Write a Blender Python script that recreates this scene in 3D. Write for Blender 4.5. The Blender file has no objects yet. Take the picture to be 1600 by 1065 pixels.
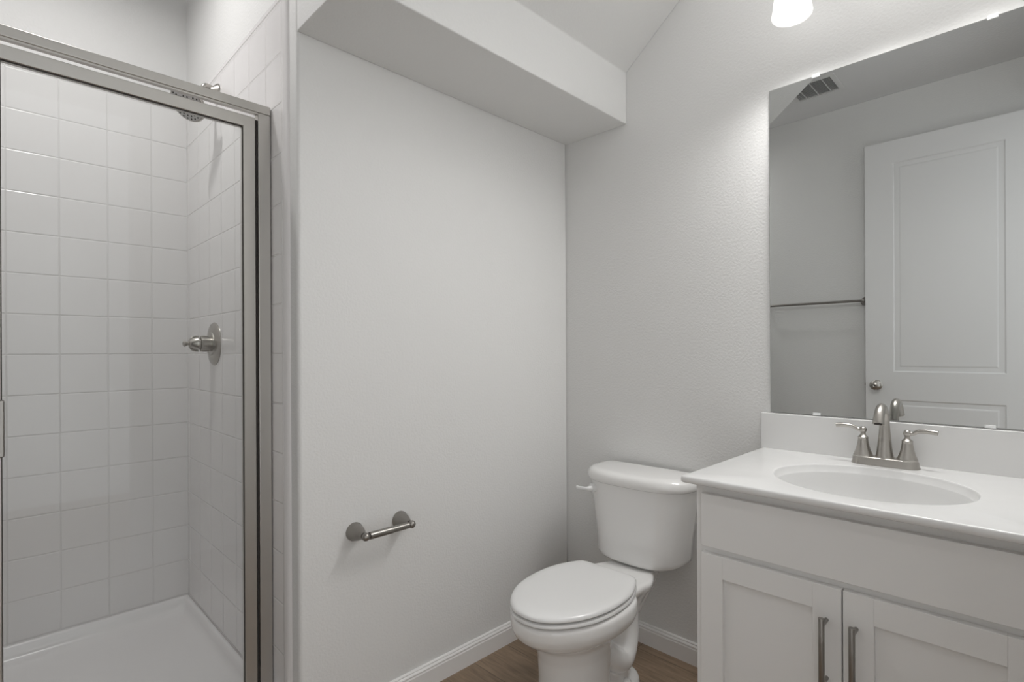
import bpy, bmesh, math
from mathutils import Vector, Matrix

C = bpy.context.scene.collection
S = bpy.context.scene
PI = math.pi

# ------------------------------------------------------------------ camera, world, exposure
cam_d = bpy.data.cameras.new('camera')
cam = bpy.data.objects.new('camera', cam_d); C.objects.link(cam)
F_PX = 828.1
cam_d.sensor_fit = 'HORIZONTAL'; cam_d.sensor_width = 36.0
cam_d.lens = 36.0 * F_PX / 1600.0
cam_d.shift_y = (548.85 - 532.5) / 1600.0
cam_d.clip_start = 0.01
yaw, roll = math.radians(45.18), math.radians(-0.2685)
Fw = Vector((math.cos(yaw), math.sin(yaw), 0)); Rt = Vector((math.sin(yaw), -math.cos(yaw), 0)); Up = Rt.cross(Fw)
R2 = Rt * math.cos(roll) + Up * math.sin(roll); U2 = Up * math.cos(roll) - Rt * math.sin(roll)
M = Matrix((R2, U2, -Fw)).transposed().to_4x4(); M.translation = Vector((-1.8433, -1.5054, 1.15))
cam.matrix_world = M
S.camera = cam

world = bpy.data.worlds.new('world'); S.world = world; world.use_nodes = True
bg = world.node_tree.nodes['Background']
bg.inputs[0].default_value = (0.97, 0.985, 1.0, 1); bg.inputs[1].default_value = 1.1
S.view_settings.view_transform = 'Standard'; S.view_settings.look = 'None'
S.view_settings.gamma = 1.0; S.view_settings.use_curve_mapping = False
S.view_settings.exposure = 0.30
CAN_LENS = 1.5
SHADE_EMIT = 0.72      # opal shades
UP_W = 10.0            # added fill: upward spot above each shade, bounced off the ceiling
BULB_W = 8.6         # each vanity bulb
CAN_SHOWER_W = 4.8   # recessed light over the shower
try:
    S.cycles.max_bounces = 14; S.cycles.diffuse_bounces = 9; S.cycles.glossy_bounces = 6
    S.cycles.transparent_max_bounces = 12; S.cycles.sample_clamp_indirect = 6
except Exception:
    pass

# ------------------------------------------------------------------ materials
MATS = {}
def mat(name, col, rough=0.5, metal=0.0, bump=None, coat=0.0, spec=0.5):
    """bump = list of (noise scale, strength, distance, detail)"""
    if name in MATS: return MATS[name]
    m = bpy.data.materials.new(name); m.use_nodes = True; MATS[name] = m
    nt = m.node_tree; b = nt.nodes['Principled BSDF']
    b.inputs['Base Color'].default_value = (*col, 1); b.inputs['Roughness'].default_value = rough
    b.inputs['Metallic'].default_value = metal
    b.inputs['Specular IOR Level'].default_value = spec
    if coat: b.inputs['Coat Weight'].default_value = coat; b.inputs['Coat Roughness'].default_value = 0.05
    tc = nt.nodes.new('ShaderNodeTexCoord')
    if bump:
        prev = None
        for sc, st, di, de in bump:
            n = nt.nodes.new('ShaderNodeTexNoise'); n.inputs['Scale'].default_value = sc; n.inputs['Detail'].default_value = de
            n.inputs['Roughness'].default_value = 0.45
            nt.links.new(tc.outputs['Object'], n.inputs['Vector'])
            bp = nt.nodes.new('ShaderNodeBump'); bp.inputs['Strength'].default_value = st; bp.inputs['Distance'].default_value = di
            nt.links.new(n.outputs['Fac'], bp.inputs['Height'])
            if prev: nt.links.new(prev.outputs['Normal'], bp.inputs['Normal'])
            prev = bp
        nt.links.new(prev.outputs['Normal'], b.inputs['Normal'])
    else:
        # faint procedural variation in roughness
        n = nt.nodes.new('ShaderNodeTexNoise'); n.inputs['Scale'].default_value = 14
        r = nt.nodes.new('ShaderNodeMapRange'); r.inputs['To Min'].default_value = max(rough - .03, 0); r.inputs['To Max'].default_value = rough + .03
        nt.links.new(tc.outputs['Object'], n.inputs['Vector']); nt.links.new(n.outputs['Fac'], r.inputs['Value'])
        if rough > 0.04: nt.links.new(r.outputs['Result'], b.inputs['Roughness'])
    return m

def tile_mat(name, axis, u0, z0):
    """glazed square tile; axis 'x' or 'y' is the horizontal direction, u0/z0 a grout crossing"""
    m = bpy.data.materials.new(name); m.use_nodes = True
    nt = m.node_tree; b = nt.nodes['Principled BSDF']; L = nt.links
    tc = nt.nodes.new('ShaderNodeTexCoord'); sx = nt.nodes.new('ShaderNodeSeparateXYZ'); L.new(tc.outputs['Object'], sx.inputs[0])
    def mth(op, a, bb=None, clamp=False):
        n = nt.nodes.new('ShaderNodeMath'); n.operation = op; n.use_clamp = clamp
        for i, v in enumerate((a, bb)):
            if v is None: continue
            if isinstance(v, (int, float)): n.inputs[i].default_value = v
            else: L.new(v, n.inputs[i])
        return n.outputs[0]
    P = 0.149
    b.inputs['Specular IOR Level'].default_value = 0.38
    def dist(src, o, P=0.149):
        t = mth('DIVIDE', mth('SUBTRACT', src, o - 50 * P), P)
        f = mth('FRACT', t)
        return mth('MULTIPLY', mth('MINIMUM', f, mth('SUBTRACT', 1.0, f)), P), mth('FLOOR', t)
    du, iu = dist(sx.outputs['X' if axis == 'x' else 'Y'], u0)
    dz, iz = dist(sx.outputs['Z'], z0, 0.1503)
    d = mth('MINIMUM', du, dz)
    mr = nt.nodes.new('ShaderNodeMapRange'); mr.interpolation_type = 'SMOOTHSTEP'
    mr.inputs['From Min'].default_value = 0.0006; mr.inputs['From Max'].default_value = 0.0042
    L.new(d, mr.inputs['Value'])
    g = nt.nodes.new('ShaderNodeMapRange'); g.inputs['From Min'].default_value = 0.0008; g.inputs['From Max'].default_value = 0.0016; L.new(d, g.inputs['Value'])
    mx = nt.nodes.new('ShaderNodeMix'); mx.data_type = 'RGBA'
    mx.inputs['A'].default_value = (0.73, 0.715, 0.71, 1); mx.inputs['B'].default_value = (0.80, 0.785, 0.785, 1)
    L.new(g.outputs[0], mx.inputs['Factor']); L.new(mx.outputs['Result'], b.inputs['Base Color'])
    # each tile sits a hair out of plane
    cv = nt.nodes.new('ShaderNodeCombineXYZ'); L.new(iu, cv.inputs[0]); L.new(iz, cv.inputs[1])
    wn = nt.nodes.new('ShaderNodeTexWhiteNoise'); wn.noise_dimensions = '2D'; L.new(cv.outputs[0], wn.inputs['Vector'])
    ws = nt.nodes.new('ShaderNodeSeparateXYZ'); L.new(wn.outputs['Color'], ws.inputs[0])
    hx = mth('MULTIPLY', mth('SUBTRACT', ws.outputs[0], 0.5), sx.outputs['X' if axis == 'x' else 'Y'])
    hz = mth('MULTIPLY', mth('SUBTRACT', ws.outputs[1], 0.5), sx.outputs['Z'])
    tilt = mth('MULTIPLY', mth('ADD', hx, hz), 6.0)
    nz = nt.nodes.new('ShaderNodeTexNoise'); nz.inputs['Scale'].default_value = 4; nz.inputs['Detail'].default_value = 0; L.new(tc.outputs['Object'], nz.inputs['Vector'])
    h = mth('ADD', mth('ADD', mr.outputs[0], tilt), mth('MULTIPLY', nz.outputs['Fac'], 0.5))
    bp = nt.nodes.new('ShaderNodeBump'); bp.inputs['Strength'].default_value = 0.9; bp.inputs['Distance'].default_value = 0.0011
    L.new(h, bp.inputs['Height']); L.new(bp.outputs[0], b.inputs['Normal'])
    rr = nt.nodes.new('ShaderNodeMapRange'); rr.inputs['To Min'].default_value = 0.6; rr.inputs['To Max'].default_value = 0.17; L.new(g.outputs[0], rr.inputs['Value'])
    L.new(rr.outputs[0], b.inputs['Roughness'])
    return m

def wood_mat():
    m = bpy.data.materials.new('wood_plank'); m.use_nodes = True
    nt = m.node_tree; b = nt.nodes['Principled BSDF']; L = nt.links
    tc = nt.nodes.new('ShaderNodeTexCoord')
    mp = nt.nodes.new('ShaderNodeMapping'); mp.inputs['Rotation'].default_value = (0, 0, PI / 2); mp.inputs['Location'].default_value = (0.37, 0.055, 0)
    L.new(tc.outputs['Object'], mp.inputs[0])
    br = nt.nodes.new('ShaderNodeTexBrick'); br.offset = 0.37; br.inputs['Scale'].default_value = 1
    br.inputs['Brick Width'].default_value = 1.2; br.inputs['Row Height'].default_value = 0.17
    br.inputs['Mortar Size'].default_value = 0.0012; br.inputs['Mortar Smooth'].default_value = 0.3
    br.inputs['Color1'].default_value = (0.34, 0.25, 0.175, 1); br.inputs['Color2'].default_value = (0.265, 0.195, 0.135, 1)
    br.inputs['Mortar'].default_value = (0.12, 0.085, 0.06, 1)
    L.new(mp.outputs[0], br.inputs[0])
    m2 = nt.nodes.new('ShaderNodeMapping'); m2.inputs['Scale'].default_value = (14, 1.3, 1); L.new(tc.outputs['Object'], m2.inputs[0])
    n = nt.nodes.new('ShaderNodeTexNoise'); n.inputs['Scale'].default_value = 5; n.inputs['Detail'].default_value = 8; n.inputs['Roughness'].default_value = .6; n.inputs['Distortion'].default_value = .8
    L.new(m2.outputs[0], n.inputs[0])
    cr = nt.nodes.new('ShaderNodeValToRGB'); cr.color_ramp.elements[0].position = .3; cr.color_ramp.elements[0].color = (0.62, 0.6, 0.58, 1)
    cr.color_ramp.elements[1].position = .72; cr.color_ramp.elements[1].color = (1.15, 1.13, 1.1, 1)
    L.new(n.outputs['Fac'], cr.inputs[0])
    mx = nt.nodes.new('ShaderNodeMix'); mx.data_type = 'RGBA'; mx.blend_type = 'MULTIPLY'; mx.inputs['Factor'].default_value = 1
    L.new(br.outputs['Color'], mx.inputs['A']); L.new(cr.outputs[0], mx.inputs['B']); L.new(mx.outputs['Result'], b.inputs['Base Color'])
    b.inputs['Roughness'].default_value = 0.42
    bp = nt.nodes.new('ShaderNodeBump'); bp.inputs['Strength'].default_value = .25; bp.inputs['Distance'].default_value = .001
    L.new(n.outputs['Fac'], bp.inputs['Height']); L.new(bp.outputs[0], b.inputs['Normal'])
    return m

def metal_mat(name, col, rough):
    m = bpy.data.materials.new(name); m.use_nodes = True; nt = m.node_tree; b = nt.nodes['Principled BSDF']
    b.inputs['Base Color'].default_value = (*col, 1); b.inputs['Metallic'].default_value = 1; b.inputs['Roughness'].default_value = rough
    tc = nt.nodes.new('ShaderNodeTexCoord'); n = nt.nodes.new('ShaderNodeTexNoise'); n.inputs['Scale'].default_value = 180; n.inputs['Detail'].default_value = 2
    nt.links.new(tc.outputs['Object'], n.inputs[0])
    r = nt.nodes.new('ShaderNodeMapRange'); r.inputs['To Min'].default_value = rough - .05; r.inputs['To Max'].default_value = rough + .05
    nt.links.new(n.outputs['Fac'], r.inputs['Value']); nt.links.new(r.outputs[0], b.inputs['Roughness'])
    return m

PAINT = mat('wall_paint', (0.73, 0.73, 0.722), 0.62, bump=[(135, 0.38, 0.0027, 3), (320, 0.15, 0.001, 1)])
CEIL = mat('ceiling_paint', (0.76, 0.765, 0.77), 0.8, bump=[(70, 0.4, 0.004, 3)])
TRIM = mat('trim_paint', (0.80, 0.79, 0.78), 0.35)
DOORP = mat('door_paint', (0.79, 0.79, 0.79), 0.4)
CABP = mat('cabinet_paint', (0.80, 0.795, 0.785), 0.38)
MARBLE = mat('cultured_marble', (0.765, 0.765, 0.76), 0.22, coat=0.3)
PORC = mat('porcelain', (0.83, 0.825, 0.815), 0.12, coat=0.5)
PLASTIC = mat('seat_plastic', (0.79, 0.79, 0.785), 0.2)
ACRYL = mat('pan_acrylic', (0.88, 0.865, 0.87), 0.22)
NICKEL = metal_mat('brushed_nickel', (0.47, 0.45, 0.42), 0.30)
HARD = metal_mat('dark_nickel', (0.32, 0.305, 0.285), 0.32)
ALU = metal_mat('satin_frame', (0.58, 0.565, 0.535), 0.38)
DARK = mat('dark_gap', (0.05, 0.045, 0.04), 0.7)
VENTW = mat('vent_white', (0.72, 0.72, 0.72), 0.5)
CLEARP = mat('clip_plastic', (0.85, 0.86, 0.86), 0.1)
TILE_B = tile_mat('tile_back', 'x', -1.213 - .13, 2.048)
TILE_R = tile_mat('tile_right', 'y', 0.226, 2.048)
TILE_L = tile_mat('tile_left', 'y', 0.226, 2.048)
TILETRIM = mat('tile_trim', (0.80, 0.785, 0.785), 0.15)
WOOD = wood_mat()

def mirror_mat():
    m = bpy.data.materials.new('mirror_silver'); m.use_nodes = True; nt = m.node_tree; b = nt.nodes['Principled BSDF']
    b.inputs['Base Color'].default_value = (0.66, 0.675, 0.67, 1); b.inputs['Metallic'].default_value = 1; b.inputs['Roughness'].default_value = 0.0
    return m
MIRROR = mirror_mat()
def glass_mat():
    m = bpy.data.materials.new('clear_glass'); m.use_nodes = True; nt = m.node_tree; nt.nodes.clear(); L = nt.links
    o = nt.nodes.new('ShaderNodeOutputMaterial'); t = nt.nodes.new('ShaderNodeBsdfTransparent'); g = nt.nodes.new('ShaderNodeBsdfGlossy')
    t.inputs[0].default_value = (0.965, 0.975, 0.97, 1); g.inputs['Roughness'].default_value = 0.0
    f = nt.nodes.new('ShaderNodeFresnel'); f.inputs[0].default_value = 1.33
    mx = nt.nodes.new('ShaderNodeMixShader'); L.new(f.outputs[0], mx.inputs[0]); L.new(t.outputs[0], mx.inputs[1]); L.new(g.outputs[0], mx.inputs[2]); L.new(mx.outputs[0], o.inputs[0])
    return m
GLASS = glass_mat()
def emit_mat(name, col, st):
    m = bpy.data.materials.new(name); m.use_nodes = True; b = m.node_tree.nodes['Principled BSDF']
    b.inputs['Base Color'].default_value = (.5, .5, .5, 1); b.inputs['Emission Color'].default_value = (*col, 1); b.inputs['Emission Strength'].default_value = st
    return m
SHADE = emit_mat('lit_opal_glass', (1.0, 0.985, 0.965), SHADE_EMIT)

# ------------------------------------------------------------------ helpers
def thing(name, label, cat, loc=(0, 0, 0), rotz=0, group=None):
    o = bpy.data.objects.new(name, None); C.objects.link(o); o.location = loc; o.rotation_euler = (0, 0, rotz)
    o.empty_display_size = .05
    o['label'] = label; o['category'] = cat
    if group: o['group'] = group
    return o
def root_loc(p):
    v = Vector((0, 0, 0))
    while p is not None:
        v += p.location; p = p.parent
    return v
def obj(name, bm, m, parent=None, world=True, smooth=None, bevel=0, seg=2, label=None, subsurf=0):
    """world=True: bmesh coordinates are world ones (for unrotated parents)"""
    me = bpy.data.meshes.new(name)
    bmesh.ops.recalc_face_normals(bm, faces=bm.faces)
    if parent is not None and world:
        bmesh.ops.translate(bm, verts=bm.verts, vec=-root_loc(parent))
    if smooth is not None:
        for f in bm.faces: f.smooth = True
        for e in bm.edges:
            if len(e.link_faces) == 2 and e.calc_face_angle(0) > math.radians(smooth): e.smooth = False
    bm.to_mesh(me); bm.free()
    o = bpy.data.objects.new(name, me); C.objects.link(o); me.materials.append(m)
    if parent is not None: o.parent = parent
    if bevel:
        bv = o.modifiers.new('bevel', 'BEVEL'); bv.width = bevel; bv.segments = seg; bv.limit_method = 'ANGLE'; bv.angle_limit = math.radians(40)
        for p in me.polygons: p.use_smooth = True
        bv.harden_normals = True
    if subsurf:
        s = o.modifiers.new('sub', 'SUBSURF'); s.levels = subsurf; s.render_levels = subsurf
    if label: o['label'] = label
    return o
def struct(name, bm, m, parent=None, **k):
    o = obj(name, bm, m, parent, **k)
    if parent is None: o['kind'] = 'structure'
    return o
def tag(o, label, cat, group=None):
    o['label'] = label; o['category'] = cat
    if group: o['group'] = group
    return o
def bx(x0, x1, y0, y1, z0, z1, bm=None):
    bm = bm or bmesh.new()
    a = [bm.verts.new((x, y, z)) for x in sorted((x0, x1)) for y in sorted((y0, y1)) for z in sorted((z0, z1))]
    for f in ((0, 1, 3, 2), (4, 6, 7, 5), (0, 4, 5, 1), (2, 3, 7, 6), (0, 2, 6, 4), (1, 5, 7, 3)): bm.faces.new([a[i] for i in f])
    return bm
def rings(rs, bm=None, cap0=True, cap1=True, closed=True):
    """loft through rings of equal point count"""
    bm = bm or bmesh.new()
    R = [[bm.verts.new(p) for p in r] for r in rs]; n = len(rs[0])
    for a, b in zip(R, R[1:]):
        for i in range(n if closed else n - 1):
            j = (i + 1) % n
            bm.faces.new((a[i], a[j], b[j], b[i]))
    if cap0: bm.faces.new(list(reversed(R[0])))
    if cap1: bm.faces.new(R[-1])
    return bm
def lathe(prof, origin, axis, n=32, bm=None, cap=True):
    """prof = [(r, t)] along axis from origin"""
    ax = Vector(axis).normalized(); t = ax.orthogonal().normalized(); u = ax.cross(t); o = Vector(origin)
    rs = [[o + ax * h + (t * math.cos(2 * PI * i / n) + u * math.sin(2 * PI * i / n)) * max(r, 1e-5) for i in range(n)] for r, h in prof]
    return rings(rs, bm, cap, cap)
def catmull(P, k=8):
    P = [Vector(p) for p in P]; out = []
    Q = [P[0] * 2 - P[1]] + P + [P[-1] * 2 - P[-2]]
    for i in range(1, len(Q) - 2):
        a, b, c, d = Q[i - 1:i + 3]
        for j in range(k):
            t = j / k
            out.append(0.5 * ((2 * b) + (c - a) * t + (2 * a - 5 * b + 4 * c - d) * t * t + (3 * b - a - 3 * c + d) * t ** 3))
    out.append(P[-1]); return out
def sweep(P, rad, n=20, bm=None, flat=None, up=None, k=8):
    """tube through control points; rad per control point (or (ra, rb)); radii splined with the points"""
    pts = catmull(P, k)
    rr = catmull([Vector((r[0], r[1], 0)) if isinstance(r, tuple) else Vector((r, r, 0)) for r in rad], k)
    upv = Vector(up) if up else None; t0 = None; rs = []; nrm = None
    for i, p in enumerate(pts):
        a = pts[max(i - 1, 0)]; b = pts[min(i + 1, len(pts) - 1)]; t = (b - a).normalized()
        if nrm is None: nrm = (upv if upv else t.orthogonal()); nrm = (nrm - t * nrm.dot(t)).normalized()
        else:
            nrm = (nrm - t * nrm.dot(t)).normalized()
        s = t.cross(nrm)
        rs.append([p + nrm * math.cos(2 * PI * j / n) * rr[i].x + s * math.sin(2 * PI * j / n) * rr[i].y for j in range(n)])
    return rings(rs, bm)
def prism(prof, p0, p1, bm=None):
    """extrude a closed profile given as vectors from p0 to p1"""
    d = Vector(p1) - Vector(p0)
    r0 = [Vector(p0) + Vector(q) for q in prof]
    return rings([r0, [q + d for q in r0]], bm)
def sphere(c, r, n=20, bm=None, squash=(1, 1, 1)):
    bm = bm or bmesh.new()
    res = bmesh.ops.create_uvsphere(bm, u_segments=n, v_segments=n // 2, radius=r)
    for v in res['verts']: v.co = Vector((v.co.x * squash[0], v.co.y * squash[1], v.co.z * squash[2])) + Vector(c)
    return bm

# ------------------------------------------------------------------ room shell
XS = -1.209           # end of the back wall = right wall of the shower
XL = -2.18            # left wall
YF = -1.56            # wall with the doorway
YB = 1.155            # shower back wall (tile face)
ZC = 2.74
struct('floor', bx(XL - .1, 0.1, YF - 1.9, 0.1, -.1, 0), WOOD)
struct('floor', bx(XL - .1, XS, 0.1, YB + .1, -.1, -.0), ACRYL)
struct('ceiling', bx(XL - .1, 0.1, YF - .12, YB + .1, ZC, ZC + .1), CEIL)
struct('wall_right', bx(0, .1, YF - .12, .1, 0, ZC), PAINT)
struct('wall_left', bx(XL - .1, XL, YF - .12, YB + .1, 0, ZC), PAINT)
struct('wall_back', bx(XS, 0, 0, .1, 0, ZC), PAINT, bevel=0.012, seg=4)
# door wall with its opening
DX0, DX1, DH = -2.10, -1.28, 2.445
bm = bx(XL, DX0, YF - .12, YF, 0, ZC); bx(DX1, 0, YF - .12, YF, 0, ZC, bm); bx(DX0, DX1, YF - .12, YF, DH, ZC, bm)
struct('wall_front', bm, PAINT)
# stair bulkhead over the toilet: flat underside, short face, then sloping up to the ceiling
ZS, ZT, YS = 2.067, 2.272, -.3135
ysl = YS - (ZC - ZT) / .785
prof = [(0, 0, ZS), (0, YS, ZS), (0, YS, ZT), (0, ysl, ZC), (0, 0, ZC)]
struct('wall_bulkhead', prism(prof[:1] + prof[1:], (XS, 0, 0), (0, 0, 0)), PAINT, bevel=0.004)
# shower walls
sb = struct('wall_shower_back', bx(XL, XS + .1, YB + .008, YB + .1, 0, ZC), PAINT)
obj('tile_surround', bx(XL + .008, XS - .004, YB, YB + .008, .05, 2.215), TILE_B, sb)
obj('tile_edging', bx(XL + .008, XS - .004, YB - .001, YB + .008, 2.205, 2.222), TILETRIM, sb, bevel=.004, seg=3)
sr = struct('wall_shower_right', bx(XS, XS + .1, .1, YB + .008, 0, ZC), PAINT)
obj('tile_surround', bx(XS - .004, XS, .098, YB, .05, 2.215), TILE_R, sr)
bm = bx(XS - .0055, XS, .098, YB, 2.205, 2.222)
obj('tile_edging', bm, TILETRIM, sr, bevel=.003, seg=3)
pr = [(0, .0, 0), (-.006, .0, 0), (-.0085, -.008, 0), (-.0095, -.02, 0), (-.0085, -.034, 0), (-.005, -.044, 0), (0, -.047, 0)]
obj('tile_edging', prism(pr, (XS, .098, 0), (XS, .098, 2.74)), TILETRIM, sr, smooth=50)
sl = struct('wall_shower_left', bx(XL, XL + .004, .1, YB, 0, ZC), PAINT)
obj('tile_surround', bx(XL + .004, XL + .008, .1, YB, .05, 2.215), TILE_L, sl)

# baseboards
def base_prof(n):      # n = outward unit vector
    n = Vector(n)
    pts = [(0, 0), (.0135, 0), (.0135, .0575), (.0115, .0600), (.0110, .0625), (.0125, .0665), (.0105, .0700), (.0070, .0725), (.0078, .0755), (.0055, .0785), (.002, .0795), (0, .0795)]
    return [n * a + Vector((0, 0, z)) for a, z in pts]
struct('baseboard_back', prism(base_prof((0, -1, 0)), (XS + .002, 0, 0), (0, 0, 0)), TRIM, smooth=35)
struct('baseboard_right', prism(base_prof((-1, 0, 0)), (0, -.0, 0), (0, -.866, 0)), TRIM, smooth=35)
struct('baseboard_left', prism(base_prof((1, 0, 0)), (XL, YF + .001, 0), (XL, .09, 0)), TRIM, smooth=35)

# doorway casing on the bathroom side (camera stands in the opening) and jamb lining
bm = bx(DX0 - .06, DX0, YF, YF + .014, 0, DH + .06); bx(DX1, DX1 + .06, YF, YF + .014, 0, DH + .06, bm); bx(DX0, DX1, YF, YF + .014, DH, DH + .06, bm)
struct('trim_1', bm, TRIM, bevel=.003)

# ------------------------------------------------------------------ open door lying against the left wall (seen in the mirror)
XD = -2.10
dw0, dw1 = -.708, -1.50
dr = struct('door_1', bx(XD - .035, XD - .006, dw1, dw0, .012, 2.425), DOORP)
def panel_face(y0, y1, z0, z1, bm):
    """moulded recessed panel: bevel down, flat groove, raised field"""
    steps = [(0, 0), (.010, -.009), (.02, -.0105), (.036, -.0035), (.042, -.003)]
    rs = [[(XD + d, y0 - o, z0 + o), (XD + d, y1 + o, z0 + o), (XD + d, y1 + o, z1 - o), (XD + d, y0 - o, z1 - o)] for o, d in steps]
    rings(rs, bm, cap0=False, cap1=True)
bm = bmesh.new()
py0, py1 = -.852, -1.357
spans = [(.15, .845), (1.015, 2.29)]
zs = [.012, .15, .845, 1.015, 2.29, 2.425]
# stiles and rails
def quadbox(y0, y1, z0, z1): bx(XD - .006, XD, y1, y0, z0, z1, bm)
quadbox(dw0, py0, .012, 2.425); quadbox(py1, dw1, .012, 2.425)
for a, b in ((.012, .15), (.845, 1.015), (2.29, 2.425)): quadbox(py0, py1, a, b)
for a, b in spans: panel_face(py0, py1, a, b, bm)
obj('door_panel', bm, DOORP, dr)
bm = lathe([(.031, 0), (.031, .004), (.026, .009), (.012, .012), (.011, .03), (.02, .036), (.027, .046), (.028, .056), (.022, .064), (.008, .068), (0.004, .066)], (XD, -.766, .932), (1, 0, 0), 36)
kb = obj('door_knob', bm, NICKEL, dr, smooth=40, label='brushed nickel knob')
obj('knob_lock', lathe([(.004, 0), (.004, .003)], (XD + .066, -.766, .932), (1, 0, 0), 12), DARK, kb)
obj('latch', bx(XD - .028, XD - .012, dw0, dw0 + .009, .925, .942), NICKEL, dr, label='small metal latch bolt')
for z in (.25, 1.2, 2.2):
    obj('hinge', lathe([(.006, -.045), (.006, .045)], (XD - .004, dw1 - .007, z), (0, 0, 1), 12), NICKEL, dr)

# ------------------------------------------------------------------ shower pan
t = thing('shower_pan', 'white moulded shower pan on the floor behind the framed glass door', 'shower pan', (-1.69, .62, 0))
x0, x1, y0, y1 = XL + .009, XS - .005, .1, YB - .001
def rect_ring(i, z, n=8, r=.03):
    """rounded rectangle inset by i"""
    a0, a1, b0, b1 = x0 + i, x1 - i, y0 + i, y1 - i; out = []
    rr = max(r, .002)
    for cx_, cy_, s in ((a1 - rr, b1 - rr, 0), (a0 + rr, b1 - rr, 1), (a0 + rr, b0 + rr, 2), (a1 - rr, b0 + rr, 3)):
        for k in range(n + 1):
            an = PI / 2 * s + PI / 2 * k / n
            out.append((cx_ + rr * math.cos(an), cy_ + rr * math.sin(an), z))
    return out
bm = rings([rect_ring(.0, 0.002, r=.003), rect_ring(.0, .089, r=.003), rect_ring(.004, .092, r=.004), rect_ring(.012, .091, r=.012), rect_ring(.017, .084, r=.02),
            rect_ring(.020, .066, r=.025), rect_ring(.026, .052, r=.035), rect_ring(.040, .043, r=.05), rect_ring(.075, .038, r=.08), rect_ring(.2, .034, r=.08), rect_ring(.38, .030, r=.05)], cap0=True, cap1=True)
obj('pan_tray', bm, ACRYL, t, smooth=50)
obj('curb', bx(XL + .009, XS - .006, .101, .26, .03, .104), ACRYL, t, bevel=.015, seg=4)
bm = lathe([(.0, 0), (.045, 0), (.047, .002), (.045, .004), (.03, .003), (0, .003)], (-1.7, .62, .0305), (0, 0, 1), 32)
obj('drain', bm, NICKEL, t, smooth=40, label='round metal drain')

# ------------------------------------------------------------------ shower door and frame
YD = .18
t = thing('shower_enclosure', 'satin metal framed glass shower door between the tiled walls', 'shower door', (-1.55, YD, .104))
xr = XS - .0075
obj('header', bx(XL + .009, xr, YD - .002, YD + .030, 1.880, 1.906), ALU, t, bevel=.002)
obj('header_lip', bx(XL + .045, xr - .036, YD + .002, YD + .008, 1.875, 1.8805), ALU, t)
obj('wall_jamb', bx(xr - .036, xr, YD, YD + .030, .104, 1.880), ALU, t, bevel=.002)
obj('wall_jamb', bx(XL + .009, XL + .045, YD, YD + .030, .104, 1.880), ALU, t, bevel=.002)
obj('sill', bx(XL + .045, xr - .036, YD, YD + .034, .104, .116), ALU, t, bevel=.002)
obj('hinge_seal', bx(xr - .044, xr - .036, YD + .012, YD + .022, .12, 1.860), DARK, t, label='dark rubber hinge seal')
# fixed panel at far left
obj('fixed_mullion', bx(-1.895, -1.860, YD, YD + .030, .116, 1.880), ALU, t, bevel=.002)
obj('fixed_glass', bx(XL + .045, -1.895, YD + .012, YD + .017, .116, 1.880), GLASS, t, label='clear fixed glass panel')
# door leaf: mitred rails and stiles
L0, L1, Z0, Z1, w = -1.852, xr - .0445, .120, 1.861, .034
bm = bmesh.new()
def ringr(i, y): return [(L0 + i, y, Z0 + i), (L1 - i, y, Z0 + i), (L1 - i, y, Z1 - i), (L0 + i, y, Z1 - i)]
rings([ringr(0, YD + .024), ringr(0, YD + .0015), ringr(.0015, YD), ringr(w - .0015, YD), ringr(w, YD + .0015), ringr(w, YD + .024), ringr(0, YD + .024)], bm, cap0=False, cap1=False)
bmesh.ops.remove_doubles(bm, verts=bm.verts, dist=1e-6)
leaf = obj('door_leaf', bm, ALU, t)
obj('glass_pane', bx(L0 + w - .004, L1 - w + .004, YD + .010, YD + .015, Z0 + w - .004, Z1 - w + .004), GLASS, leaf, label='clear glass pane')
bm = bmesh.new(); rings([ringr(w, YD + .009), ringr(w, YD + .004), ringr(w + .0016, YD + .004), ringr(w + .0016, YD + .009)], bm, False, False)
obj('gasket', bm, DARK, leaf, label='thin dark glazing gasket')
obj('pull_handle', bx(L0 + w - .016, L0 + w + .005, YD - .022, YD, .915, 1.045), HARD, leaf, bevel=.003)

# ------------------------------------------------------------------ shower valve
VX, VY, VZ = XS - .004, .764, 1.185
t = thing('shower_valve', 'brushed nickel shower valve with round plate on the tiled side wall', 'shower valve', (VX, VY, VZ))
ax = (-1, 0, 0)
obj('escutcheon', lathe([(.083, 0), (.083, .002), (.078, .007), (.055, .011), (.045, .0115), (.043, .015), (.02, .016)], (VX, VY, VZ), ax, 48), NICKEL, t, smooth=40)
b_ = obj('valve_body', lathe([(.026, .014), (.026, .046), (.0265, .048), (.0265, .05), (.021, .052), (.021, .057), (.027, .059), (.026, .064), (.018, .083), (.012, .088), (.009, .089)], (VX, VY, VZ), ax, 40), NICKEL, t, smooth=35)
obj('lever', sweep([(VX - .086, VY, VZ), (VX - .094, VY, VZ), (VX - .102, VY, VZ), (VX - .107, VY, VZ)], [.007, .008, .0115, .007], up=(0, 0, 1)), NICKEL, b_, smooth=40)
for s in (-1, 1):
    obj('valve_rib', sweep([(VX - .055, VY + .006, VZ + s * .028), (VX - .066, VY + .004, VZ + s * .027), (VX - .079, VY, VZ + s * .021), (VX - .084, VY, VZ + s * .012)], [.003, .0035, .0035, .003], n=10), NICKEL, b_, smooth=40)
    obj('valve_rib', sweep([(VX - .018, VY + .004, VZ + s * .027), (VX - .034, VY + .004, VZ + s * .028), (VX - .048, VY + .004, VZ + s * .027)], [.003, .003, .003], n=10), NICKEL, b_, smooth=40)

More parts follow.
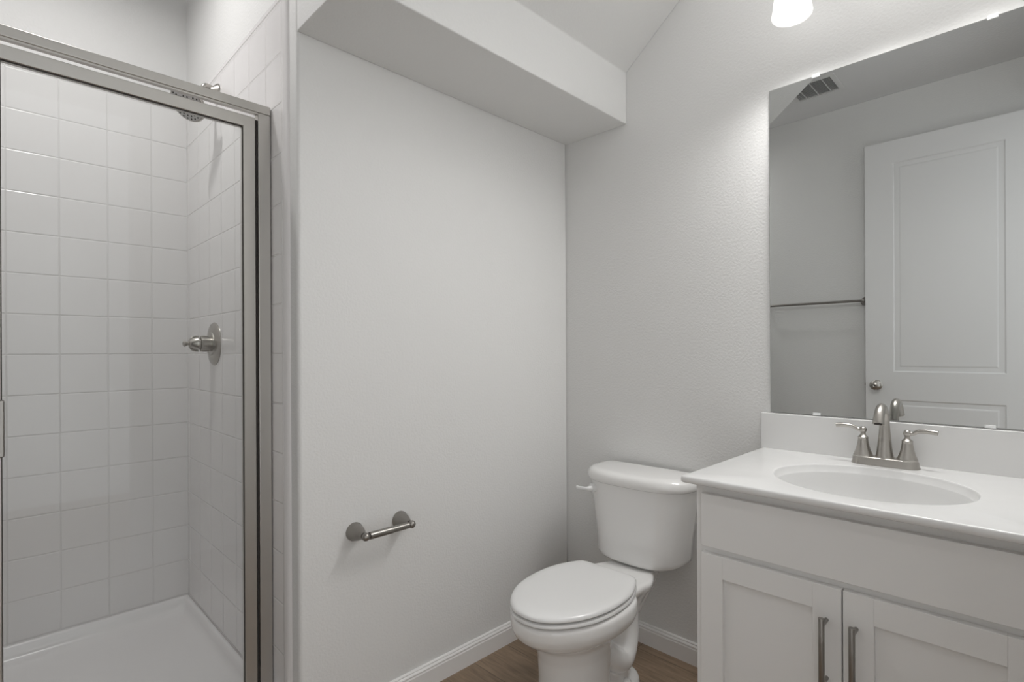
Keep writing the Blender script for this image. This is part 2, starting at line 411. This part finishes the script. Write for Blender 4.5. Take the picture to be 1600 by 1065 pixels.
# ------------------------------------------------------------------ shower head
FX, FY, FZ = XS, .708, 2.140
t = thing('overhead_shower', 'nickel shower head on a curved arm above the tiled side wall', 'shower head', (FX, FY, FZ))
obj('flange', lathe([(.030, -.006), (.030, .003), (.027, .008), (.014, .020), (.010, .026)], (XS - .004, FY, FZ), ax, 32), NICKEL, t, smooth=40)
HC = Vector((-1.320, .690, 2.055))
hd = Vector((-.66, -.36, -.64)).normalized(); ho = HC - hd * .060
obj('shower_arm', sweep([(XS - .006, FY, FZ), (XS - .034, FY, FZ + .010), (XS - .052, FY, FZ + .004), ho + Vector((.012, .004, .012)), ho + hd * .004], [.0095] * 5, n=16), NICKEL, t, smooth=60)
h_ = obj('head_body', lathe([(.012, 0), (.015, .008), (.014, .014), (.02, .022), (.042, .036), (.062, .047), (.066, .055), (.063, .060), (.0, .060)], ho, hd, 40), NICKEL, t, smooth=35)
bm = bmesh.new(); tt = hd.orthogonal().normalized(); uu = hd.cross(tt); cc = ho + hd * .0605
bm = lathe([(.059, 0), (.059, .002), (0, .002)], cc, hd, 36, bm)
obj('spray_face', bm, mat('spray_grey', (.55, .54, .53), .35), h_, smooth=30, label='grey spray face with nozzles')
bm = bmesh.new()
for r_, k in ((.014, 6), (.028, 12), (.042, 18), (.053, 22)):
    for i in range(k):
        a = 2 * PI * i / k
        lathe([(.0030, 0), (.0022, .0025)], cc + hd * .002 + (tt * math.cos(a) + uu * math.sin(a)) * r_, hd, 6, bm)
o_ = obj('nozzle', bm, DARK, h_, label='ring pattern of dark spray nozzles'); o_['kind'] = 'stuff'

# ------------------------------------------------------------------ toilet
t = thing('toilet', 'white two-piece toilet with closed lid in the alcove corner', 'toilet', (0, -.437, 0), PI + .035)
def egg(xb, xc, xf, w, z, nf=2.0, nb=2.6, n=64):
    out = []
    for i in range(n):
        a = 2 * PI * i / n; c, s = math.cos(a), math.sin(a)
        e = nf if c > 0 else nb
        r = (abs(c) ** e + abs(s) ** e) ** (-1 / e)
        x, y = r * c, r * s
        out.append((xc + (x * (xf - xc) if c > 0 else x * (xc - xb)), y * w, z))
    return out
# bowl and pedestal: fused with a voxel remesh
bm = bmesh.new()
rings([egg(.40, .535, .672, .110, 0), egg(.40, .53, .668, .108, .012), egg(.42, .53, .660, .102, .05), egg(.42, .53, .658, .100, .15), egg(.42, .525, .664, .103, .22), egg(.42, .525, .675, .110, .262), egg(.39, .52, .705, .130, .287),
       egg(.36, .51, .742, .153, .303), egg(.34, .50, .760, .164, .319), egg(.335, .50, .768, .170, .338), egg(.335, .50, .768, .170, .364), egg(.335, .50, .765, .167, .371), egg(.34, .50, .758, .160, .374)], bm)
# deck under the tank, narrowing to the back
def deck(k, z, x0=.03):
    prf = [(x0, .045), (.08, .058), (.14, .072), (.19, .095), (.225, .112), (.255, .121), (.275, .120), (.30, .116), (.36, .118), (.42, .12)]
    h_ = catmull([Vector((x, w_ * k, 0)) for x, w_ in prf], 5)
    return [(p.x, p.y, z) for p in h_] + [(p.x, -p.y, z) for p in reversed(h_)]
rings([deck(.55, .26, .06), deck(.70, .30, .05), deck(.86, .328), deck(.97, .345), deck(1.0, .356), deck(.985, .366), deck(.95, .369)], bm)
# rear body, trapway and foot
rings([egg(.25, .36, .52, .066, 0, 2.5, 2.5), egg(.25, .36, .52, .062, .12, 2.5, 2.5), egg(.20, .33, .52, .066, .22, 2.6, 2.6), egg(.11, .30, .52, .076, .29, 3, 3), egg(.06, .28, .52, .085, .33, 3, 3)], bm)
for s in (-1, 1):
    sweep([(.50, s * .052, .22), (.45, s * .056, .19), (.40, s * .058, .15), (.35, s * .056, .125), (.31, s * .050, .145), (.285, s * .045, .20), (.27, s * .04, .27)], [.032, .038, .040, .040, .040, .038, .034], n=20, bm=bm)
rings([egg(.215, .36, .55, .098, 0, 2.3, 2.3), egg(.215, .36, .55, .098, .024, 2.3, 2.3), egg(.22, .36, .545, .093, .036, 2.3, 2.3), egg(.235, .36, .53, .080, .042, 2.3, 2.3)], bm)
bowl = obj('bowl', bm, PORC, t, world=False)
rm = bowl.modifiers.new('fuse', 'REMESH'); rm.mode = 'VOXEL'; rm.voxel_size = .005; rm.use_smooth_shade = True
sm = bowl.modifiers.new('soft', 'SMOOTH'); sm.factor = .6; sm.iterations = 7
for s in (-1, 1):
    obj('bolt_cap', lathe([(.014, 0), (.0145, .006), (.013, .016), (.009, .021), (.0, .022)], (.335, s * .073, .038), (0, 0, 1), 24), PORC, t, world=False, smooth=40)
# seat and lid
half = [(.332, 0), (.332, .088), (.342, .110), (.377, .131), (.438, .153), (.505, .161), (.574, .158), (.640, .143), (.695, .115), (.737, .080), (.762, .041), (.769, 0)]
def outline(ins, z, dx=0):
    pts = [Vector((x, y, 0)) for x, y in half]
    up_ = catmull(pts[1:], 6)
    full = [Vector((.332, 0, 0))] + up_ + [Vector((p.x, -p.y, 0)) for p in reversed(up_[:-1])]
    n = len(full); out = []
    for i, p in enumerate(full):
        d = (full[(i + 1) % n] - full[i - 1]); nn = Vector((-d.y, d.x, 0)).normalized()
        # inward for this winding
        c = Vector((.53, 0, 0))
        if nn.dot(c - p) < 0: nn = -nn
        q = p + nn * ins
        out.append((q.x + dx, q.y, z))
    return out
bm = rings([outline(.016, .378), outline(.004, .378), outline(-.001, .3815), outline(-.001, .386), outline(.001, .3895), outline(.006, .3912), outline(.03, .3914)])
obj('seat', bm, PLASTIC, t, world=False, smooth=38)
def shrink(f, z):
    return [(.53 + (p[0] - .53) * f, p[1] * f, z) for p in outline(.002, 0)]
bm = rings([outline(.016, .3958), outline(.003, .3958), outline(-.0005, .399), outline(-.0005, .403), outline(.002, .4075), shrink(.97, .4105), shrink(.93, .4125), shrink(.8, .414), shrink(.4, .415)])
obj('seat_lid', bm, PLASTIC, t, world=False, smooth=38)
for s in (-1, 1):
    obj('lid_hinge', lathe([(.0, -.022), (.008, -.022), (.009, -.018), (.009, .018), (.008, .022), (0, .022)], (.322, s * .075, .385), (0, 1, 0), 20), PLASTIC, t, world=False, smooth=40)
# tank: flat back, bowed front, narrowing to the bottom
def tank(w, xf, z, n=3.0, xb=.018, k=48, ycut=0):
    out = []
    for i in range(k + 1):
        a = -PI / 2 + PI * i / k; c, s = max(math.cos(a), 0), math.sin(a)
        r = (c ** n + abs(s) ** n) ** (-1 / n)
        x, y = r * c, r * s
        out.append((xb + .03 + x * (xf - xb - .03), y * w - .010, z))
    out += [(xb + .012, w - .010, z), (xb, w - .022, z), (xb, -w + .002, z), (xb + .012, -w - .010, z)]
    return out
bm = rings([tank(.137, .175, .374), tank(.158, .197, .377), tank(.167, .206, .386), tank(.171, .209, .40), tank(.176, .208, .47), tank(.191, .207, .56), tank(.204, .207, .63), tank(.208, .207, .656)])
obj('tank', bm, PORC, t, world=False, smooth=50)
bm = rings([tank(.206, .205, .657), tank(.214, .212, .6575), tank(.218, .216, .661), tank(.219, .217, .672), tank(.217, .215, .686), tank(.211, .209, .695), tank(.200, .198, .7005), tank(.180, .178, .7025), tank(.10, .12, .7035)])
obj('tank_lid', bm, PORC, t, world=False, smooth=50)
bm = sweep([(.197, -.160, .628), (.211, -.160, .629), (.220, -.168, .628), (.221, -.190, .626), (.219, -.214, .624)], [(.011, .011), (.010, .010), (.008, .008), (.0075, .005), (.009, .005)], n=14, up=(0, 0, 1))
fl = obj('flush_lever', bm, PLASTIC, t, world=False, smooth=50)
obj('lever_mount', lathe([(.017, -.008), (.017, .008), (.013, .011)], (.190, -.160, .628), (1, -.3, 0), 20), PLASTIC, fl, world=False, smooth=40)

# ------------------------------------------------------------------ paper holder
t = thing('toilet_paper_holder', 'empty brushed nickel toilet paper holder on the wall', 'toilet paper holder', (-.957, 0, .597))
for x in (-1.037, -.874):
    mt = obj('post', lathe([(.0285, 0), (.0285, .003), (.0275, .006), (.0255, .008), (.0245, .016), (.0215, .028), (.0165, .040), (.012, .050), (.010, .058)], (x, 0, .597), (0, -1, 0), 32), HARD, t, smooth=45)
    obj('post_ball', sphere((x, -.070, .597), .0125, 24), HARD, mt, smooth=60)
bm = lathe([(.006, .008), (.0065, .012), (.0112, .0125), (.0112, .09), (.0100, .0905), (.0100, .150), (.006, .151), (.006, .156)], (-1.037, -.070, .597), (1, 0, 0), 28)
obj('roller', bm, HARD, t, smooth=35)

# ------------------------------------------------------------------ towel bar (seen in the mirror)
t = thing('towel_bar', 'thin nickel towel bar on the wall beside the open door', 'towel bar', (XL, -.38, 1.462))
for y in (-.692, -.085):
    p_ = obj('post', lathe([(.027, 0), (.027, .003), (.022, .008), (.014, .02), (.009, .034), (.009, .06)], (XL, y, 1.462), (1, 0, 0), 28), HARD, t, smooth=45)
    obj('post_ball', sphere((XL + .066, y, 1.462), .0135, 24), HARD, p_, smooth=60)
obj('bar', lathe([(.008, 0), (.008, .600)], (XL + .066, -.688, 1.462), (0, 1, 0), 24), HARD, t, smooth=45)

# ------------------------------------------------------------------ vanity cabinet
CY0, CY1, CXF, CZ = -.860, -1.535, -.522, .811
t = thing('vanity_cabinet', 'white shaker vanity cabinet with two doors under the sink top', 'cabinet', (-.26, -1.2, 0))
bm = bx(CXF, -.001, CY0 - .016, CY0, .001, CZ); bx(CXF, -.001, CY1, CY1 + .016, .001, CZ, bm)
obj('side_panel', bx(CXF, -.001, CY0 - .016, CY0, .001, CZ - .0005), CABP, t, bevel=.001)
obj('side_panel', bx(CXF, -.001, CY1, CY1 + .016, .001, CZ - .0005), CABP, t, bevel=.001)
bm.free(); ya, yb = CY1 + .016, CY0 - .016; yc, yd = ya + .025, yb - .025
bm = bx(CXF, CXF + .019, yc, yd, .772, CZ - .0005); bx(CXF, CXF + .019, yc, yd, .62, .66, bm); bx(CXF, CXF + .019, yc, yd, .095, .13, bm)
bx(CXF, CXF + .019, yb - .025, yb, .095, CZ - .0005, bm); bx(CXF, CXF + .019, ya, ya + .025, .095, CZ - .0005, bm)
obj('face_frame', bm, CABP, t)
obj('cabinet_floor', bx(CXF + .019, -.001, ya, yb, .10, .112), CABP, t)
obj('toe_kick', bx(CXF + .06, CXF + .075, ya, yb, .001, .10), CABP, t)
XF = -.541
obj('false_drawer_front', bx(XF, CXF, -1.512, -.880, .651, .785), CABP, t, bevel=.002)
def shaker(y0, y1, z0, z1, hy):
    s = .056; d0, d1 = min(y0, y1), max(y0, y1)
    d = thing('cabinet_door', '', '', (CXF, (y0 + y1) / 2, z0)); del d['label']; del d['category']
    d.parent = t; d.location = Vector((CXF, (y0 + y1) / 2, z0)) - t.location
    for a, b in ((d0, d0 + s), (d1 - s, d1)): obj('stile', bx(XF, CXF, a, b, z0, z1), CABP, d, bevel=.0008)
    for a, b in ((z0, z0 + s), (z1 - s, z1)): obj('rail', bx(XF, CXF, d0 + s, d1 - s, a, b), CABP, d, bevel=.0008)
    obj('door_panel', bx(XF + .011, CXF, d0 + s, d1 - s, z0 + s, z1 - s), CABP, d)
    zb, zt = .418, .577
    bm = lathe([(.0058, 0), (.0062, .001), (.0062, zt - zb - .001), (.0058, zt - zb)], (-.578, hy, zb), (0, 0, 1), 20)
    for zz in (zb + .016, zt - .016): lathe([(.0045, 0), (.0045, .037)], (-.578, hy, zz), (1, 0, 0), 14, bm)
    obj('bar_handle', bm, HARD, d, smooth=45, label='brushed nickel bar pull')
shaker(-.880, -1.1945, .115, .634, -1.166)
shaker(-1.1975, -1.512, .115, .634, -1.222)

# ------------------------------------------------------------------ counter top with integral basin
ZK = .829
t = thing('countertop', 'white cultured marble vanity top with integral oval basin', 'countertop', (-.29, -1.2, CZ))
TX0, TX1, TY0, TY1 = -.572, -.001, -1.557, -.842
bc = Vector((-.317, -1.198)); bax, bay = .189, .207
N = 96
def ell(s, z, s2=None): s2 = s if s2 is None else s2; return [(bc.x + bax * s * math.cos(2 * PI * i / N), bc.y + bay * s2 * math.sin(2 * PI * i / N), z) for i in range(N)]
def rectring(ins, z):
    x0, x1, y0, y1 = TX0 + ins, TX1 - (ins if ins < 0 else 0), TY0 + ins, TY1 - ins
    out = []
    for i in range(N):
        a = 2 * PI * i / N; c, s = math.cos(a) * bax, math.sin(a) * bay
        tt_ = min(((x1 - bc.x) / c if c > 1e-9 else (x0 - bc.x) / c if c < -1e-9 else 1e9), ((y1 - bc.y) / s if s > 1e-9 else (y0 - bc.y) / s if s < -1e-9 else 1e9))
        out.append([bc.x + c * tt_, bc.y + s * tt_, z])
    for cx_, cy_ in ((x0, y0), (x0, y1), (x1, y0), (x1, y1)):
        j = min(range(N), key=lambda k: (out[k][0] - cx_) ** 2 + (out[k][1] - cy_) ** 2); out[j] = [cx_, cy_, z]
    return out
bm = rings([ell(1.02, CZ + .001), rectring(.004, CZ), rectring(.001, CZ + .003), rectring(0, CZ + .008), rectring(.0005, ZK - .004), rectring(.0025, ZK - .001), rectring(.006, ZK), ell(1.02, ZK), ell(1.007, ZK), ell(1.003, ZK - .0005)], cap0=False, cap1=False)
obj('slab', bm, MARBLE, t, smooth=50)
bm = rings([ell(1.003, ZK - .0005), ell(.999, ZK - .0015), ell(.994, ZK - .004), ell(.982, ZK - .017), ell(.972, ZK - .019), ell(.968, ZK - .022), ell(.955, ZK - .045), ell(.915, ZK - .085), ell(.84, ZK - .118), ell(.68, ZK - .142), ell(.45, ZK - .152), ell(.12, ZK - .157), ell(.1, ZK - .157)], cap0=False)
ba = obj('basin', bm, MARBLE, t, smooth=60)
obj('drain', lathe([(.0, 0), (.022, 0), (.023, .002), (.02, .004), (.008, .003), (0, .004)], (bc.x, bc.y, ZK - .157), (0, 0, 1), 28), NICKEL, ba, smooth=40)
obj('backsplash', bx(-.021, -.001, TY0, TY1 + .002, ZK - .002, .9445), MARBLE, t, bevel=.002)

# ------------------------------------------------------------------ faucet
fy, fx = -1.190, -.072
ZK += .0004
t = thing('bathroom_faucet', 'brushed nickel two-handle faucet standing behind the oval basin', 'faucet', (fx, fy, ZK))
def stad(w, d, z, n=24):      # stadium outline
    out = []
    for i in range(n + 1):
        a = PI * i / n; out.append((fx + d * math.cos(a), fy + w + d * math.sin(a), z))
    for i in range(n + 1):
        a = PI + PI * i / n; out.append((fx + d * math.cos(a), fy - w + d * math.sin(a), z))
    return out
hw = .051
bm = rings([stad(hw, .0285, ZK), stad(hw, .0285, ZK + .003), stad(hw, .0265, ZK + .006), stad(hw, .0255, ZK + .017), stad(hw, .0225, ZK + .021), stad(hw, .021, ZK + .022)])
base = obj('base_plate', bm, NICKEL, t, smooth=35)
for s in (1, -1):
    y = fy + s * hw
    h_ = obj('handle', lathe([(.0240, .019), (.0240, .023), (.0225, .025), (.0220, .028), (.0185, .036), (.0150, .050), (.0128, .064), (.0122, .070), (.0128, .0715), (.0128, .0735), (.0095, .077), (.0065, .080), (.0060, .086), (.0082, .089)], (fx, y, ZK), (0, 0, 1), 36), NICKEL, t, smooth=35)
    obj('pivot_ball', sphere((fx, y, ZK + .094), .0095, 24), NICKEL, h_, smooth=60)
    bm = sweep([(fx, y + s * .004, ZK + .093), (fx, y + s * .014, ZK + .095), (fx - .002, y + s * .026, ZK + .1015), (fx - .004, y + s * .045, ZK + .1035), (fx - .006, y + s * .066, ZK + .1015)],
               [(.0060, .0060), (.0052, .0052), (.0055, .0060), (.0066, .0070), (.0066, .0075)], n=16, up=(0, 0, 1))
    obj('lever', bm, NICKEL, h_, smooth=50)
P = [(fx, fy, ZK + .020), (fx, fy, ZK + .028), (fx, fy, ZK + .06), (fx, fy, ZK + .10), (fx - .002, fy, ZK + .128), (fx - .014, fy, ZK + .152), (fx - .036, fy, ZK + .163), (fx - .060, fy, ZK + .152), (fx - .074, fy, ZK + .132), (fx - .078, fy, ZK + .122)]
rd = [.0235, .0205, .0165, .0130, .0120, .0115, .0115, .0120, .0130, .0138]
obj('spout', sweep(P, rd, n=32, up=(0, 1, 0)), NICKEL, t, smooth=50)
obj('aerator', lathe([(.009, -.004), (.009, .0008)], (fx - .079, fy, ZK + .1205), (-.2, 0, -1), 20), DARK, t)
obj('lift_rod', lathe([(.0025, 0), (.0025, .03), (.005, .033), (.006, .040), (.004, .045)], (fx + .032, fy, ZK + .0), (0, 0, 1), 16), NICKEL, t, smooth=40)

# ------------------------------------------------------------------ mirror
MY0, MY1, MZ0, MZ1 = -1.545, -.8665, .9485, 2.0035
t = thing('wall_mirror', 'large frameless mirror on the wall above the sink backsplash', 'mirror', (0, -1.2, MZ0))
obj('mirror_glass', bx(-.0065, -.0015, MY0, MY1, MZ0, MZ1), MIRROR, t)
for y, z, s in ((-1.005, MZ1, 1), (-1.413, MZ1, 1), (-1.003, MZ0, -1), (-1.405, MZ0, -1)):
    bm = bx(-.0095, -.0066, y - .011, y + .011, z - s * .005 - .0025, z - s * .005 + .0025 + .0)
    bm = bx(-.010, -.0067, y - .011, y + .011, min(z - s * .006, z + s * .002), max(z - s * .006, z + s * .002), bm=None)
    if s > 0: bx(-.010, -.0005, y - .011, y + .011, z + .0005, z + .005, bm)
    obj('mirror_clip', bm, CLEARP, t, bevel=.001, label='small clear plastic clip')

# ------------------------------------------------------------------ vanity light
t = thing('vanity_light', 'three-shade wall light glowing above the mirror', 'light fixture', (0, -1.185, 2.30))
obj('backplate', bx(-.022, -.0005, -1.335, -1.035, 2.262, 2.352), NICKEL, t, bevel=.006, seg=3)
LX = -.128
for y in (-.974, -1.185, -1.396):
    z0 = 2.149
    obj('light_arm', sweep([(-.02, y if abs(y + 1.185) < .1 else (-1.185 + (y + 1.185) * .6), 2.305), (-.07, y if abs(y + 1.185) < .1 else (-1.185 + (y + 1.185) * .8), 2.318), (LX, y, 2.315), (LX, y, 2.285)], [.006] * 4, n=12), NICKEL, t, smooth=60)
    s_ = obj('lamp_shade', lathe([(.020, .142), (.030, .140), (.036, .13), (.042, .10), (.048, .06), (.053, .02), (.0555, .006), (.0545, .001), (.051, -.003), (.040, -.0065), (.022, -.009), (.0, -.0095)], (LX, y, z0), (0, 0, 1), 40, cap=False), SHADE, t, smooth=60, label='glowing frosted white glass shade')
    ld = bpy.data.lights.new('bulb_light', 'SPOT'); ld.energy = BULB_W; ld.color = (1.0, .985, .97); ld.shadow_soft_size = .045; ld.spot_size = math.radians(172); ld.spot_blend = 1.0
    lo = bpy.data.objects.new('bulb_light', ld); C.objects.link(lo); lo.parent = t; lo.location = Vector((LX, y, z0 - .062)) - t.location
    lo.rotation_euler = Vector((-.42, 0, -.91)).to_track_quat('-Z', 'Y').to_euler()
    lu = bpy.data.lights.new('fill_uplight', 'SPOT'); lu.energy = UP_W; lu.color = (1.0, .985, .97); lu.shadow_soft_size = .03; lu.spot_size = math.radians(130); lu.spot_blend = 1.0  # added fill spot, not a bulb: softens the room by ceiling bounce
    lp = bpy.data.objects.new('fill_uplight', lu); C.objects.link(lp); lp.parent = t; lp.location = Vector((LX - .03, y, z0 + .215)) - t.location
    lp.rotation_euler = Vector((-.55, 0, .83)).to_track_quat('-Z', 'Y').to_euler()
    obj('shade_holder', lathe([(.021, .139), (.024, .142), (.022, .155), (.012, .162)], (LX, y, z0), (0, 0, 1), 28), NICKEL, t, smooth=40)

# ------------------------------------------------------------------ recessed ceiling lights
def can_light(x, y, w, label):
    t = thing('recessed_light', label, 'ceiling light', (x, y, ZC))
    obj('trim_ring', lathe([(.058, -.001), (.086, -.001), (.088, -.004), (.082, -.009), (.064, -.011), (.058, -.006)], (x, y, ZC), (0, 0, 1), 48, cap=False), VENTW, t, smooth=50)
    obj('lens', lathe([(.0, -.003), (.060, -.003)], (x, y, ZC), (0, 0, 1), 40, cap=False), CANLENS, t)
    ld = bpy.data.lights.new('can_light', 'AREA'); ld.shape = 'DISK'; ld.size = .115; ld.energy = w; ld.spread = math.radians(168); ld.color = (1.0, .985, .97)
    lo = bpy.data.objects.new('can_light', ld); C.objects.link(lo); lo.parent = t; lo.location = (0, 0, -.014)
CANLENS = emit_mat('lit_lens', (1, .985, .97), CAN_LENS)
can_light(-1.70, .52, CAN_SHOWER_W, 'round recessed light in the ceiling above the shower')
# ------------------------------------------------------------------ ceiling vent (seen in the mirror)
vx0, vx1, vy0, vy1 = -1.875, -1.615, -.655, -.385
t = thing('ceiling_vent', 'white louvred vent grille set in the flat ceiling', 'vent', ((vx0 + vx1) / 2, (vy0 + vy1) / 2, ZC))
bm = bmesh.new()
def vr(i, z): return [(vx0 + i, vy0 + i, z), (vx1 - i, vy0 + i, z), (vx1 - i, vy1 - i, z), (vx0 + i, vy1 - i, z)]
rings([vr(0, ZC - .0002), vr(.002, ZC - .006), vr(.024, ZC - .010), vr(.026, ZC - .001)], bm, False, False)
obj('vent_frame', bm, VENTW, t)
obj('vent_back', bx(vx0 + .026, vx1 - .026, vy0 + .026, vy1 - .026, ZC - .0015, ZC - .0002), mat('vent_recess', (.16, .16, .16), .8), t, label='dark recess behind the slats')
bm = bmesh.new(); n = 14
for i in range(n):
    x = vx0 + .03 + (vx1 - vx0 - .06) * (i + .5) / n
    prism([(-.004, 0, -.002), (-.003, 0, -.001), (.005, 0, -.008), (.004, 0, -.009)], (x, vy0 + .026, ZC), (x, vy1 - .026, ZC), bm)
obj('slats', bm, VENTW, t)
for k in (1, 2, 3):
    y = vy0 + (vy1 - vy0) * k / 4
    obj('divider', bx(vx0 + .026, vx1 - .026, y - .002, y + .002, ZC - .010, ZC - .002), VENTW, t)
